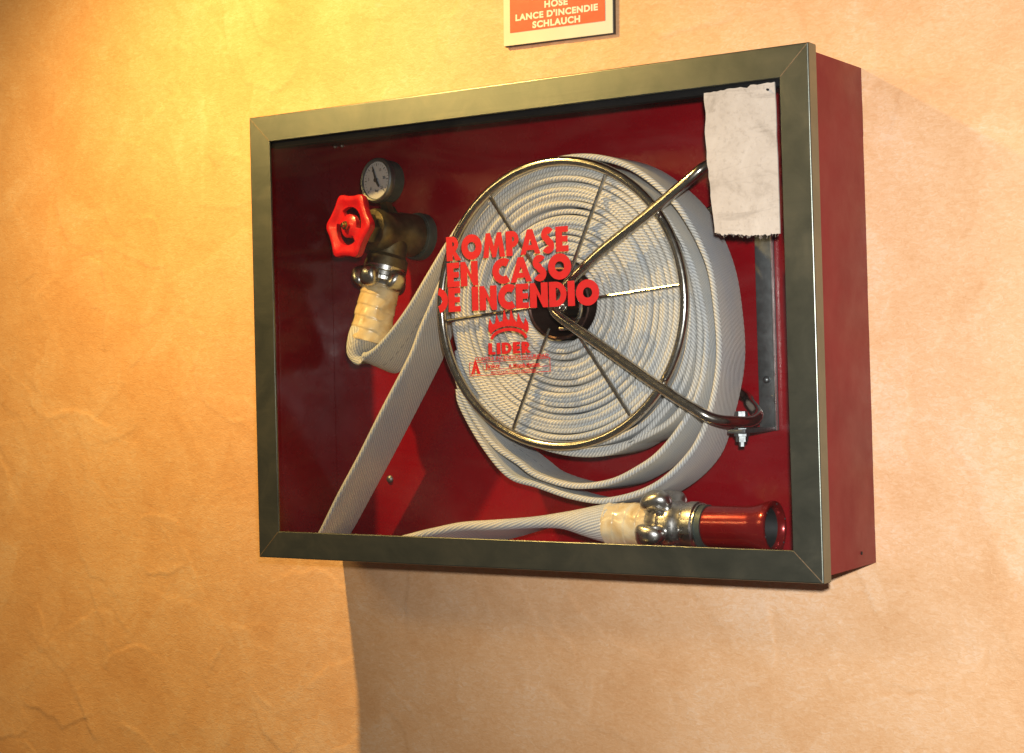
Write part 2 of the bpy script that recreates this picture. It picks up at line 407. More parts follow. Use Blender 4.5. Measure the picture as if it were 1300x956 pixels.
def build_wall():
    xs = axis_coords(-0.72, 0.98, 0.0023, -2.6, 3.2); zs = axis_coords(-0.36, 0.80, 0.0023, -1.3, 1.9)
    X, Z = np.meshgrid(xs, zs); h = np.zeros_like(X); wash = np.full_like(X, 0.5)
    wx = X + 0.05 * (smooth_noise(X, Z, 9, 1) - 0.5) + 0.012 * (smooth_noise(X, Z, 45, 2) - 0.5)
    wz = Z + 0.05 * (smooth_noise(X, Z, 9, 3) - 0.5) + 0.012 * (smooth_noise(X, Z, 45, 4) - 0.5)
    r = np.random.default_rng(5)
    for k in range(1150):                     # trowel passes, each one a thin tilted skin with one proud edge
        cx = r.uniform(-0.8, 1.05); cz = r.uniform(-0.45, 0.88); a = r.uniform(0, 2 * PI)
        ln = r.uniform(0.018, 0.085) if r.random() < .88 else r.uniform(.08, .13); wd = ln * r.uniform(0.25, 0.6); curv = r.uniform(-5, 5)
        sl = (xs > cx - 0.26) & (xs < cx + 0.26); sz = (zs > cz - 0.26) & (zs < cz + 0.26)
        ix = np.where(sl)[0]; iz = np.where(sz)[0]
        if len(ix) < 2 or len(iz) < 2: continue
        sub = np.s_[iz[0]:iz[-1] + 1, ix[0]:ix[-1] + 1]
        dx = wx[sub] - cx; dz = wz[sub] - cz
        p = dx * math.cos(a) + dz * math.sin(a); q = -dx * math.sin(a) + dz * math.cos(a) + curv * p * p
        e = np.clip(1 - (p / ln) ** 2, 0, 1)
        t = (q / (wd * np.sqrt(e) + 1e-4) + 1) / 2          # 0 feathered side .. 1 proud edge
        ins = (t > 0) & (t < 1) & (e > 0.02)
        prof = np.clip(t, 0, 1) ** 1.8 * np.clip((1 - t) / 0.05, 0, 1) * np.clip(e * 2.2, 0, 1)
        add = r.uniform(0.00028, 0.00092) * (0.3 if r.random() < 0.55 else 1.0)
        h[sub] = np.where(ins, h[sub] * (1 - 0.35 * np.clip(e * 2, 0, 1) * np.clip(t * 4, 0, 1) * np.clip((1 - t) / 0.1, 0, 1)) + add * prof, h[sub])
        tone = r.random()
        wgt = np.clip(e * 2, 0, 1) * np.clip(t * 5, 0, 1) * np.clip((1 - t) / 0.06, 0, 1) * 0.6
        wash[sub] = np.where(ins, wash[sub] * (1 - wgt) + tone * wgt, wash[sub])
    h += 0.0012 * (smooth_noise(X, Z, 7, 21, 2) - 0.5) + 0.0005 * (smooth_noise(X, Z, 26, 22, 2) - 0.5) + 0.00030 * (smooth_noise(X, Z, 110, 23, 2) - 0.5)
    # the plaster was worked flush round the cabinet
    rel = np.clip(0.5 + h / 0.003, 0, 1)
    nz, nx = X.shape
    V = np.stack([X, 0.0012 - h, Z], -1).reshape(-1, 3)
    idx = np.arange(nz * nx).reshape(nz, nx)
    F = np.stack([idx[:-1, :-1], idx[:-1, 1:], idx[1:, 1:], idx[1:, :-1]], -1).reshape(-1, 4)
    me = bpy.data.meshes.new('wall')
    me.vertices.add(len(V)); me.vertices.foreach_set('co', V.ravel())
    me.loops.add(F.size); me.loops.foreach_set('vertex_index', F.ravel().astype(np.int32))
    me.polygons.add(len(F)); me.polygons.foreach_set('loop_start', np.arange(0, F.size, 4, dtype=np.int32))
    me.polygons.foreach_set('use_smooth', np.ones(len(F), bool))
    me.update(calc_edges=True)
    at = me.attributes.new('wash', 'FLOAT', 'POINT'); at.data.foreach_set('value', wash.ravel())
    at = me.attributes.new('relief', 'FLOAT', 'POINT'); at.data.foreach_set('value', rel.ravel())
    o = link('wall', me, 'ochre_plaster', None, smooth=0)
    tag(o, 'trowelled ochre plaster wall behind the cabinet', None, 'structure')
build_wall()

# ================================================================== CABINET
cab = thing('fire_hose_cabinet', 'red metal fire hose cabinet with steel framed glass front on the wall', 'cabinet', (W / 2, 0, 0))
IN = 0.0045; T_ = 0.0018; YF = -D + 0.013
X0, X1, Z0, Z1 = IN, W - IN, IN, H - IN
bm = bmesh.new(); add_box(bm, (X0 + T_, -0.0055, Z0 + T_), (X1 - T_, -0.0037, Z1 - T_)); bm_link('back_panel', bm, 'red_enamel_inside', cab)
for lo, hi, nm in (((X0, YF, Z0), (X0 + T_, 0.002, Z1), 'side_panel'), ((X1 - T_, YF, Z0), (X1, 0.002, Z1), 'side_panel'),
               ((X0 + T_ + .0002, YF, Z1 - T_), (X1 - T_ - .0002, 0.002, Z1), 'top_panel'), ((X0 + T_ + .0002, YF, Z0), (X1 - T_ - .0002, 0.002, Z0 + T_), 'bottom_panel')):
    bm = bmesh.new(); add_box(bm, lo, hi, 0.0007, 2)
    bm_link(nm, bm, 'red_enamel_outside' if nm != 'bottom_panel' else 'red_enamel_outside', cab)
# inner liners (the glossy inside faces)
tI = 0.0008
for lo, hi in (((X0 + T_ + .0002, YF + .001, Z0 + T_ + .001), (X0 + T_ + tI, -0.006, Z1 - T_ - .001)), ((X1 - T_ - tI, YF + .001, Z0 + T_ + .001), (X1 - T_ - .0002, -0.006, Z1 - T_ - .001)),
               ((X0 + .004, YF + .001, Z1 - T_ - tI), (X1 - .004, -0.006, Z1 - T_ - .0002)), ((X0 + .004, YF + .001, Z0 + T_ + .0002), (X1 - .004, -0.006, Z0 + T_ + tI))):
    bm = bmesh.new(); add_box(bm, lo, hi); bm_link('inner_lining', bm, 'red_enamel_inside', cab)
# mitred frame bars with a folded front edge
FW = 0.0284
def frame_bar(c0, c1, inward):
    """outer corners c0 -> c1 (x, z); the mitre runs 45 degrees inward"""
    c0 = Vector((c0[0], 0, c0[1])); c1 = Vector((c1[0], 0, c1[1])); d = (c1 - c0).normalized(); n = Vector((inward[0], 0, inward[1]))
    g = 0.00022
    prof = [(0, -D + 0.0165), (0, -D + 0.0016), (0.00012, -D + 0.0010), (0.00047, -D + 0.00047), (0.0010, -D + 0.00012), (0.0016, -D), (FW - 0.0008, -D), (FW, -D + 0.0008), (FW, -D + 0.0026), (0.0020, -D + 0.0027), (0.0020, -D + 0.0165)]
    bm = bmesh.new(); A = []; B = []
    for k, y in prof:
        A.append(bm.verts.new(c0 + d * (k + g) + n * k + Vector((0, y, 0)))); B.append(bm.verts.new(c1 - d * (k + g) + n * k + Vector((0, y, 0))))
    m_ = len(prof)
    for i in range(m_): bm.faces.new((A[i], A[(i + 1) % m_], B[(i + 1) % m_], B[i]))
    bm.faces.new(A); bm.faces.new(B)
    o = bm_link('frame_bar', bm, 'patinated_steel', cab, 60)
    wn = o.modifiers.new('weighted_normal', 'WEIGHTED_NORMAL'); wn.keep_sharp = True; wn.weight = 100
    return o
frame_bar((0, H), (W, H), (0, -1)); frame_bar((0, 0), (W, 0), (0, 1)); frame_bar((0, 0), (0, H), (1, 0)); frame_bar((W, 0), (W, H), (-1, 0))
# tan weld line down each mitre
for (ox, oz), (dx, dz) in (((0, 0), (1, 1)), ((W, 0), (-1, 1)), ((0, H), (1, -1)), ((W, H), (-1, -1))):
    bm = bmesh.new(); k = 0.00028; q_ = [(ox + dx * .0014 + dx * k, oz + dz * .0014 - dz * k), (ox + dx * (FW - .0008) + dx * k, oz + dz * (FW - .0008) - dz * k), (ox + dx * (FW - .0008) - dx * k, oz + dz * (FW - .0008) + dz * k), (ox + dx * .0014 - dx * k, oz + dz * .0014 + dz * k)]
    A = [bm.verts.new((x, -D - .00012, z)) for x, z in q_]; B = [bm.verts.new((x, -D + .002, z)) for x, z in q_]
    bm.faces.new(A); bm.faces.new(B[::-1])
    for j in range(4): bm.faces.new((A[j], A[(j + 1) % 4], B[(j + 1) % 4], B[j]))
    bm_link('mitre_seam', bm, 'seam_weld', cab, 0)
# black strip along the head of the opening, standing in for the frame's shade
YG0, YG1 = -D + 0.0030, -D + 0.0056
bm = bmesh.new(); add_box(bm, (FW - .004, YG1 + .0002, H - FW - .0058), (W - FW + .004, YG1 + .012, H - FW + .004), 0.0006, 2); bm_link('shade_strip', bm, 'shade_black', cab)
bm = bmesh.new(); add_box(bm, (FW - .005, YG0, FW - .005), (W - FW + .005, YG1, H - FW + .005))
glass = bm_link('glass_pane', bm, 'window_glass', cab, 0)
def bolt(x, z, r, y, mat, nm='bolt', par=cab):
    bm = bmesh.new(); lathe(bm, (x, y, z), (0, -1, 0), [(0, r), (0.0012, r), (0.0026, r * .75), (0.0034, r * .3), (0.0035, 0)], 16)
    return bm_link(nm, bm, mat, par)
bolt(0.0826, 0.0767, 0.0042, -0.0055, 'grey_steel')
bolt(0.60, 0.405, 0.0042, -0.0055, 'grey_steel')
bm = bmesh.new(); lathe(bm, (X1 - .0001, -0.034, .017), (1, 0, 0), [(0, .0016), (.0008, .0016), (.0011, .0009), (.0012, 0)], 12); bm_link('rivet', bm, 'dark_bore', cab)
for x in (0.0165, 0.0265): bolt(x, 0.4530, 0.0023, -0.0055, 'cast_aluminium', 'rivet')

# ---- printing on the glass: heavy geometric capitals drawn as outlines
def arc(cx, cy, r, a0, a1, n=20, ry=None):
    ry = ry or r
    return [(cx + r * math.cos(math.radians(a0 + (a1 - a0) * k / n)), cy + ry * math.sin(math.radians(a0 + (a1 - a0) * k / n))) for k in range(n + 1)]
def band(P, s):
    P = [Vector(p) for p in P]; Lf = []; Rt = []
    for i, p in enumerate(P):
        t = (P[min(i + 1, len(P) - 1)] - P[max(i - 1, 0)]).normalized(); nn = Vector((-t.y, t.x))
        Lf.append(p + nn * s / 2); Rt.append(p - nn * s / 2)
    return [tuple(v) for v in Lf + Rt[::-1]]
s_ = 0.315
def glyph(ch):
    s = s_
    if ch == 'I': return [[(0, 0), (s, 0), (s, 1), (0, 1)]], s
    if ch == 'E': return [[(0, 0), (.60, 0), (.60, .235), (s, .235), (s, .385), (.57, .385), (.57, .615), (s, .615), (s, .765), (.60, .765), (.60, 1), (0, 1)]], .60
    if ch == 'L': return [[(0, 0), (.58, 0), (.58, .21), (s, .21), (s, 1), (0, 1)]], .58
    if ch == 'N': return [[(0, 0), (s, 0), (s, .56), (.60, 0), (.83, 0), (.83, 1), (.83 - s, 1), (.83 - s, .45), (.23, 1), (0, 1)]], .83
    if ch == 'M': return [[(0, 0), (.27, 0), (.32, .50), (.46, 0), (.64, 0), (.78, .50), (.83, 0), (1.10, 0), (.94, 1), (.72, 1), (.55, .46), (.38, 1), (.16, 1)]], 1.10
    if ch == 'A': return [[(0, 0), (.26, 0), (.315, .17), (.665, .17), (.72, 0), (.98, 0), (.62, 1), (.36, 1)], [(.405, .37), (.49, .62), (.575, .37)]], .98
    if ch == 'D': return [[(0, 0)] + arc(.30, .5, .50, -90, 90, 24) + [(0, 1)], [(s, .245)] + arc(s + .01, .5, .205, -90, 90, 18, .255) + [(s, .755)]], .80
    if ch == 'O': return [arc(.52, .5, .52, 0, 360, 44)[:-1], arc(.52, .5, .205, 0, 360, 32)[:-1]], 1.04
    if ch == 'C': return [band(arc(.53, .5, .365, 54, 306, 34), .31)], .80
    if ch == 'P': return [[(0, 0), (s, 0), (s, .34), (.30, .34)] + arc(.30, .67, .33, -90, 90, 18) + [(0, 1)], [(s, .575)] + arc(s + .005, .67, .095, -90, 90, 12) + [(s, .765)]], .64
    if ch == 'R': return [[(0, 0), (s, 0), (s, .27), (.45, 0), (.76, 0), (.47, .375)] + arc(.30, .68, .32, -60, 90, 18) + [(0, 1)], [(s, .59)] + arc(s + .005, .68, .09, -90, 90, 12) + [(s, .77)]], .72
    if ch == 'S':
        c = arc(.31, .725, .165, 30, 255, 16, .165) + arc(.31, .275, .165, 75, -150, 16, .165)
        return [band(c, .285)], .64
    if ch == '(': # a capital D with its stem scraped away
        return [band(arc(.20, .5, .385, -78, 80, 18), .30)], .70
    return [], .3
def curve_mesh(name, loops, off=0.0):
    cu = bpy.data.curves.new(name, 'CURVE'); cu.dimensions = '2D'; cu.fill_mode = 'BOTH'; cu.extrude = 0.00003; cu.offset = off
    for lp in loops:
        sp = cu.splines.new('POLY'); sp.points.add(len(lp) - 1); sp.use_cyclic_u = True
        for p, q in zip(sp.points, lp): p.co = (q[0], q[1], 0, 1)
    o = bpy.data.objects.new(name, cu); COL.objects.link(o)
    dg = bpy.context.evaluated_depsgraph_get(); me = bpy.data.meshes.new_from_object(o.evaluated_get(dg))
    bpy.data.objects.remove(o); bpy.data.curves.remove(cu); return me
def stand(me, x, y, z, rot=0.0):
    """2D drawing in xy -> upright in the world's XZ plane"""
    M = Matrix.Translation((x, y, z)) @ Matrix.Rotation(rot, 4, 'Y') @ Matrix.Rotation(PI / 2, 4, 'X'); me.transform(M); return me
YP = YG0 - 0.00018
def big_line(txt, x0, x1, z0, hgt, rough=0.0, gap=0.055, space=0.42):
    loops = []; cur = 0.0
    for ch in txt:
        if ch == ' ': cur += space; continue
        g, wd = glyph(ch)
        for lp in g: loops.append([(cur + p[0], p[1]) for p in lp])
        cur += wd + gap
    tot = cur - gap; sx = (x1 - x0) / tot
    loops = [[(p[0] * sx, p[1] * hgt) for p in lp] for lp in loops]
    return loops
for txt, x0, x1, z0, hg, sp, rot in (('ROMPASE', .2550, .3978, .3040, .0243, .4, -0.012), ('EN CASO', .2552, .4002, .2778, .0243, .62, -0.012), ('(E INCENDIO', .2372, .4302, .2532, .0240, .50, 0.0)):
    me = stand(curve_mesh('lettering', big_line(txt, x0, x1, z0, hg, space=sp)), x0, YP, z0, rot)
    link('lettering', me, 'glass_print_red', glass, 0)
# flame emblem over LIDER
fl = [(-.0235, .0)]
tips = [(-.0215, .0125), (-.0135, .0165), (-.0045, .0215), (.0035, .0215), (.0120, .0170), (.0200, .0120)]
for i, (tx, tz) in enumerate(tips):
    fl += [(tx - .0022, tz * .45), (tx - .0004, tz), (tx + .0030, tz * .52)]
fl += [(.0235, .0)] + arc(0, -.006, .0215, 15, 165, 16, .010)
loops = [fl]
loops.append(band(arc(0, -.0095, .0205, 8, 172, 20, .0105), .0032))
me = stand(curve_mesh('flame_emblem', loops), .3268, YP, .2325); link('flame_emblem', me, 'glass_print_thin', glass, 0)
me = stand(curve_mesh('lettering', big_line('LIDER', .3025, .3518, 0, .0112, gap=.10)), .3025, YP, .2094, -.01); link('lettering', me, 'glass_print_thin', glass, 0)
def text_mesh(txt, size, bold=0.0, ext=0.0001, spacing=1.0):
    cu = bpy.data.curves.new('t', 'FONT'); cu.body = txt; cu.size = size; cu.offset = bold * size; cu.extrude = ext; cu.align_x = 'CENTER'; cu.space_character = spacing
    o = bpy.data.objects.new('t', cu); COL.objects.link(o)
    dg = bpy.context.evaluated_depsgraph_get(); me = bpy.data.meshes.new_from_object(o.evaluated_get(dg))
    bpy.data.objects.remove(o); bpy.data.curves.remove(cu); return me
def fit(me, wid):
    xs = [v.co.x for v in me.vertices]; k = wid / (max(xs) - min(xs)); c = (max(xs) + min(xs)) / 2
    me.transform(Matrix.Diagonal((k, 1, 1, 1)) @ Matrix.Translation((-c, 0, 0))); return me
me = stand(fit(text_mesh('CONTRA INCENDIOS SEGURIDAD', .0048, .012), .086), .3290, YP, .2045, -.018); link('lettering', me, 'glass_print_thin', glass, 0)
# maker's panel: thin box, double chevron, two rows of small print
bx0, bx1, bz0, bz1 = .2795, .3740, .1885, .2020
def rect(a, b, c, d): return [(a, b), (c, b), (c, d), (a, d)]
q = .0006
ww = bx1 - bx0; hh = bz1 - bz0
lo = [rect(0, 0, ww, hh), rect(q, q, ww - q, hh - q)]
lo += [rect(.017, .0052, ww - .002, .0057), rect(.0165, .006, .0169, hh - .0012), rect(.036, .006, .0364, hh - .0012)]
me = stand(curve_mesh('maker_mark', lo), bx0, YP, bz0, -.03); link('maker_mark', me, 'glass_print_thin', glass, 0)
ch = []
for dx in (0, .0042):
    ch += [[(dx + .0005, 0), (dx + .0027, 0), (dx + .0062, .0095), (dx + .0097, 0), (dx + .0119, 0), (dx + .0070, .0135), (dx + .0054, .0135)]]
me = stand(curve_mesh('maker_mark', [ch[0]]), bx0 + .0012, YP - .0001, bz0 + .0018, -.03); link('maker_mark', me, 'glass_print_thin', glass, 0)
me = stand(curve_mesh('maker_mark', [[(.0032, 0), (.0046, 0), (.0065, .006), (.0084, 0), (.0098, 0), (.0072, .0082), (.0058, .0082)]]), bx0 + .0012, YP - .0002, bz0 + .0018, -.03); link('maker_mark', me, 'glass_print_thin', glass, 0)
for txt, wid, cx_, cz_, sz, bo in (('Jinko', .0165, .3065, .1962, .0065, .02), ('A. Miranda Martinez', .036, .3440, .1966, .0054, .025), ('PROTECCION CONTRA INCENDIOS', .052, .3310, .1912, .0034, .01)):
    me = stand(fit(text_mesh(txt, sz, bo), wid), cx_, YP, cz_, -.03); link('lettering', me, 'glass_print_thin', glass, 0)

# ================================================================== HOSE REEL
XC, ZC, YR, RR = 0.3669, 0.2573, -0.1018, 0.1392
reel = thing('hose_reel', 'round chrome wire hose reel on a swing arm inside the cabinet', 'hose reel', (XC, -0.0055, ZC))
def ring_path(r, y, n=96): return [(XC + r * math.cos(2 * PI * k / n), y, ZC + r * math.sin(2 * PI * k / n)) for k in range(n)]
bm = bmesh.new(); tube(bm, ring_path(RR, YR), 0.0047, 16, 1, True); bm_link('front_ring', bm, 'dark_chrome', reel)
bm = bmesh.new(); tube(bm, ring_path(RR, -0.0245), 0.0038, 10, 1, True); bm_link('back_ring', bm, 'dark_chrome', reel)
for k in range(6):
    a = math.radians(5 + 60 * k)
    for y in (YR + 0.0018, -0.0245):
        bm = bmesh.new(); p = lambda r, yy: (XC + r * math.cos(a), yy, ZC + r * math.sin(a))
        tube(bm, [p(.026, y), p(.05, y), p(.10, y), p(RR - .001, y)], 0.0020, 8, 3)
        bm_link('spoke', bm, 'dark_chrome', reel)
bm = bmesh.new()   # spool drum, open at the front
lathe(bm, (XC, -0.0225, ZC), (0, -1, 0), [(0, 0.0345), (0.0765, 0.0345), (0.0785, 0.0355), (0.079, 0.034), (0.078, 0.0325), (0.030, 0.0318), (0.028, 0.012), (0.0281, 0.0)], 48)
bm_link('hub_drum', bm, 'hub_brown', reel)
bm = bmesh.new(); lathe(bm, (XC, -0.05, ZC), (0, -1, 0), [(0, 0.0125), (0.052, 0.0125), (0.0535, 0.0115), (0.0535, 0.0075), (0.06, 0.0075), (0.0615, 0.0062), (0.0615, 0)], 28)
bm_link('axle', bm, 'dark_chrome', reel)
tl = []
for k in range(15): a = math.radians(-100 + k * 11); tl.append((XC + .006 + .021 * math.cos(a), -0.1035, ZC - .004 + .021 * math.sin(a)))
bm = bmesh.new(); tube(bm, tl, 0.0021, 8, 2); bm_link('retaining_clip', bm, 'chrome', reel)
# fork: two bent tubes from the pivot lugs round the coil to the axle
YA = -0.1125
low = [(XC - .001, -0.094, ZC - .001), (XC + .001, YA + .005, ZC - .003), (XC + .008, YA, ZC - .0125), (.4250, YA, .2120), (.4754, YA, .1789), (.5180, YA, .1535), (0.5340, YA + .006, .1440), (0.5480, YA + .022, .1405), (0.5540, YA + .044, .1400), (0.5510, -0.046, .1455), (0.5360, -0.031, .1560), (.5200, -0.0190, .1660), (.45, -0.0165, .2020), (XC, -0.0165, ZC - .004)]
bm = bmesh.new(); tube(bm, low, 0.0054, 14, 8); bm_link('swing_arm', bm, 'dark_chrome', reel)
upp = [(XC + .001, -0.094, ZC + .001), (XC + .004, YA + .005, ZC + .003), (XC + .012, YA, ZC + .012), (.4200, YA, .3020), (.4700, YA, .3330), (.5200, YA, .3655), (0.5350, YA + .006, .3770), (0.5490, YA + .022, .3815), (0.5550, YA + .044, .3830), (0.5520, -0.048, .3830), (0.5360, -0.030, .3760), (.5200, -0.0185, .3630), (.45, -0.0165, .3150), (XC, -0.0165, ZC + .004)]
bm = bmesh.new(); tube(bm, upp, 0.0054, 14, 8); bm_link('swing_arm', bm, 'dark_chrome', reel)
# bracket: upright bar with two lugs folded forward
bm = bmesh.new(); add_box(bm, (.5350, -0.0090, .1290), (.5545, -0.0057, .3960), 0.0008); bm_link('bracket_bar', bm, 'grey_steel', reel)
bm = bmesh.new(); add_box(bm, (.5530, -0.0128, .1290), (.5545, -0.0092, .3960), 0.0005); bm_link('bracket_flange', bm, 'cast_aluminium', reel)
for z in (.1290, .3922):
    bm = bmesh.new(); add_box(bm, (.5352, -0.0800, z), (.5538, -0.0132, z + .0038), 0.0012); bm_link('lug', bm, 'grey_steel', reel)
for x, z in ((.5440, .178), (.5440, .330)): bolt(x, z, 0.0036, -0.0090, 'grey_steel', 'rivet', reel)
for zb in (.1290, .3960):
    bm = bmesh.new(); c = (.5440, -0.067, zb)
    lathe(bm, c, (0, 0, 1), [(-.0125, 0), (-.0125, .0030), (-.0080, .0030), (-.0080, .0058), (-.0030, .0058), (-.0028, .0072), (0.0, .0072)], 6)
    lathe(bm, (c[0], c[1], c[2] + .0038), (0, 0, 1), [(0, .0072), (.0012, .0072), (.0014, .0034), (.0115, .0034), (.0115, .0062), (.0165, .0060), (.0170, 0)], 6)
    bm_link('pivot_bolt', bm, 'grey_steel', reel, 30)

# ================================================================== FIRE HOSE
hose = thing('fire_hose', 'white canvas fire hose coiled on the reel with its ends hanging loose', 'fire hose', (XC, -0.064, Z0 + T_))
HY = -0.0640; HW = 0.060; HT = 0.0058
# wound coil
turns = 18.0; pitch = 0.00528; N = int(turns * 110); th = np.linspace(0, turns * 2 * PI, N)
ph = rng.random(40) * 2 * PI
rad = 0.0395 + pitch * th / (2 * PI)
amp = np.clip((rad - 0.05) / 0.08, 0, 1)
wob = 0.0007 * np.sin(2 * th + ph[0] + 0.7 * np.floor(th / 6.28)) + 0.0009 * amp * np.sin(th * 1.013 + ph[1]) + 0.0004 * np.sin(3.07 * th + ph[2])
rad = np.minimum(rad + wob, 0.1345)
ang = -th + 1.0
yy = HY + 0.0012 * np.sin(th / 2.9 + ph[3]) + 0.0014 * np.sin(th * 0.61 + ph[4]) + 0.0009 * np.sin(th * 1.37 + ph[5]) + 0.0006 * np.sin(th * 2.3 + ph[6])
P = np.stack([XC + rad * np.cos(ang), yy, ZC + rad * np.sin(ang)], 1)
tilt = 0.05 * np.sin(th * 0.8 + ph[7])
Wd = np.stack([tilt * np.cos(ang), np.ones(N), tilt * np.sin(ang)], 1)
link('hose_coil', ribbon_mesh('hose_coil', P, Wd, HW, 0.0052, 20), 'hose_canvas', hose, 60)
def tight(p):
    return (p[0] - 0.20 * max(0.0, p[0] - .505), *p[1:])
def ribbon(name, pts, wd, W_=HW, T2=HT, sub=14, mat='hose_canvas', u0=0.0, n=20, y=None, tuv=False):
    P = np.array([(p[0], p[2] if len(p) > 2 else (y if y is not None else HY), p[1]) for p in map(tight, pts)], float)
    k = len(P); P2 = catmull(P, sub)
    wd = np.array(wd if hasattr(wd[0], '__len__') else [wd] * k, float); wd2 = catmull(wd, sub)
    Ws = catmull(np.array([[a] for a in (W_ if hasattr(W_, '__len__') else [W_] * k)]), sub)[:, 0]
    Ts = catmull(np.array([[a] for a in (T2 if hasattr(T2, '__len__') else [T2] * k)]), sub)[:, 0]
    me = ribbon_mesh(name, P2, wd2, Ws, Ts, n, u0, tuv); return link(name, me, mat, hose, 60)
YW = (0, 1, 0)
# slack turns sagging off the reel (x, z), outermost first; it comes off the top and runs down to the valve
top3 = [(.2380, .1760), (.2420, .1585), (.2660, .1210), (.2970, .0890), (.3306, .0765), (.3722, .0655), (.4130, .0630), (.4630, .0775), (.5020, .1085), (.5255, .1480), (.5400, .1970), (.5385, .2460), (.5290, .2900), (.5030, .3340), (.4780, .3620), (.4440, .3860), (.4024, .3990), (.3600, .3990), (.3123, .3862), (.2650, .3610)]
wl = [YW] * len(top3); wl[4:10] = [(0, 1, -.10)] * 6; wl[9:13] = [(-.05, 1, 0)] * 4
ribbon('hose_turn', top3 + [(.2334, .3290), (.2050, .2940), (.1812, .2640), (.1600, .2390), (.1440, .2220), (.1310, .2110), (.1190, .2055), (.1090, .2085), (.1050, .2180, -.067), (.1078, .2310, -.0705), (.1102, .2420, -.0690)],
       wl + [YW, YW, YW, (.02, 1, -.08), (.04, 1, -.18), (.05, 1, -.26), (.05, 1, -.30), (.05, 1, -.30), (.1, 1, -.2), (.3, 1, -.1), (.3, 1, 0)],
       [HW] * (len(top3) + 6) + [.060, .059, .056, .049, .042], [HT] * (len(top3) + 5) + [.0065, .0080, .0105, .0150, .0270, .0380], u0=0.3, tuv=True)
ribbon('hose_turn', [(.2345, .1950), (.2450, .1660), (.2640, .1370), (.2830, .1170), (.3090, .1000), (.3309, .0870), (.3725, .0775), (.4135, .0815), (.4461, .0950), (.4720, .1120), (.4990, .1425), (.5180, .1750), (.5262, .2140), (.5225, .2480), (.5085, .2900), (.4850, .3310), (.4600, .3580), (.4270, .3800), (.3950, .3900), (.3550, .3910), (.3130, .3800), (.2830, .3620)],
       [YW] * 4 + [(0, 1, -.06)] * 8 + [YW] * 10, u0=0.1)
ribbon('hose_turn', [(.2380, .2150), (.2450, .1880), (.2640, .1600), (.2979, .1340), (.3319, .1190), (.3736, .1105), (.4145, .1120), (.4470, .1262), (.4740, .1490), (.4970, .1760), (.5085, .2150), (.5060, .2550), (.4930, .2980), (.4690, .3360), (.4400, .3640), (.4030, .3810), (.3640, .3860), (.3260, .3800), (.2900, .3620)],
       [YW] * 19, u0=0.55)
# two more turns packed behind the ring on the right
ribbon('hose_turn', [(.4500, .3520), (.4800, .3200), (.5000, .2790), (.5060, .2350), (.4980, .1950), (.4780, .1620), (.4500, .1370), (.4150, .1235), (.3750, .1190), (.3350, .1240), (.2950, .1420), (.2700, .1680)], [YW] * 12, u0=0.8)
ribbon('hose_turn', [(.4300, .3760), (.4700, .3450), (.4990, .3080), (.5150, .2600), (.5175, .2150), (.5080, .1740), (.4870, .1460), (.4580, .1290), (.4200, .1170), (.3750, .1135), (.3350, .1200), (.2950, .1380), (.2650, .1650)], [YW] * 13, u0=0.9)
# the other end: drops from the reel's left side to the floor of the cabinet, folds and runs to the nozzle
ribbon('hose_tail', [(.2330, .3080), (.2215, .2880), (.2080, .2640), (.1940, .2400), (.1785, .2097), (.1407, .1536), (.1080, .1050), (.0797, .0650), (.0560, .0300), (.0460, .0170), (.0420, .0105), (.0470, .0092), (.0640, .0098), (.1000, .0105), (.1450, .0125, -.078), (.1806, .0165, -.086), (.2150, .0215, -.089), (.2500, .0290, -.089), (.2892, .0345, -.089), (.3363, .0425, -.088), (.3650, .0455, -.088), (.3880, .0450, -.088), (.4060, .0440, -.089), (.4200, .0435, -.089)],
       [YW, YW, YW, YW, YW, (.02, 1, 0), YW, YW, (0, 1, .05), (0, 1, .05), (0, 1, 0), YW, YW, YW, (0, 1, -.1), (0, 1, -.28), (0, 1, -.45), (0, 1, -.42), (0, 1, -.30), (0, 1, -.06), (0, 1, 0), (0, 1, .05), (0, 1, .1), (0, 1, .1)],
       [HW] * 14 + [.058, .056, .054, .052, .048, .042, .043, .045, .042, .0405], [HT] * 14 + [.0065, .0075, .0085, .0095, .0110, .0120, .0165, .0270, .0360, .0395], u0=0.2, mat='hose_canvas_plain', tuv=True)

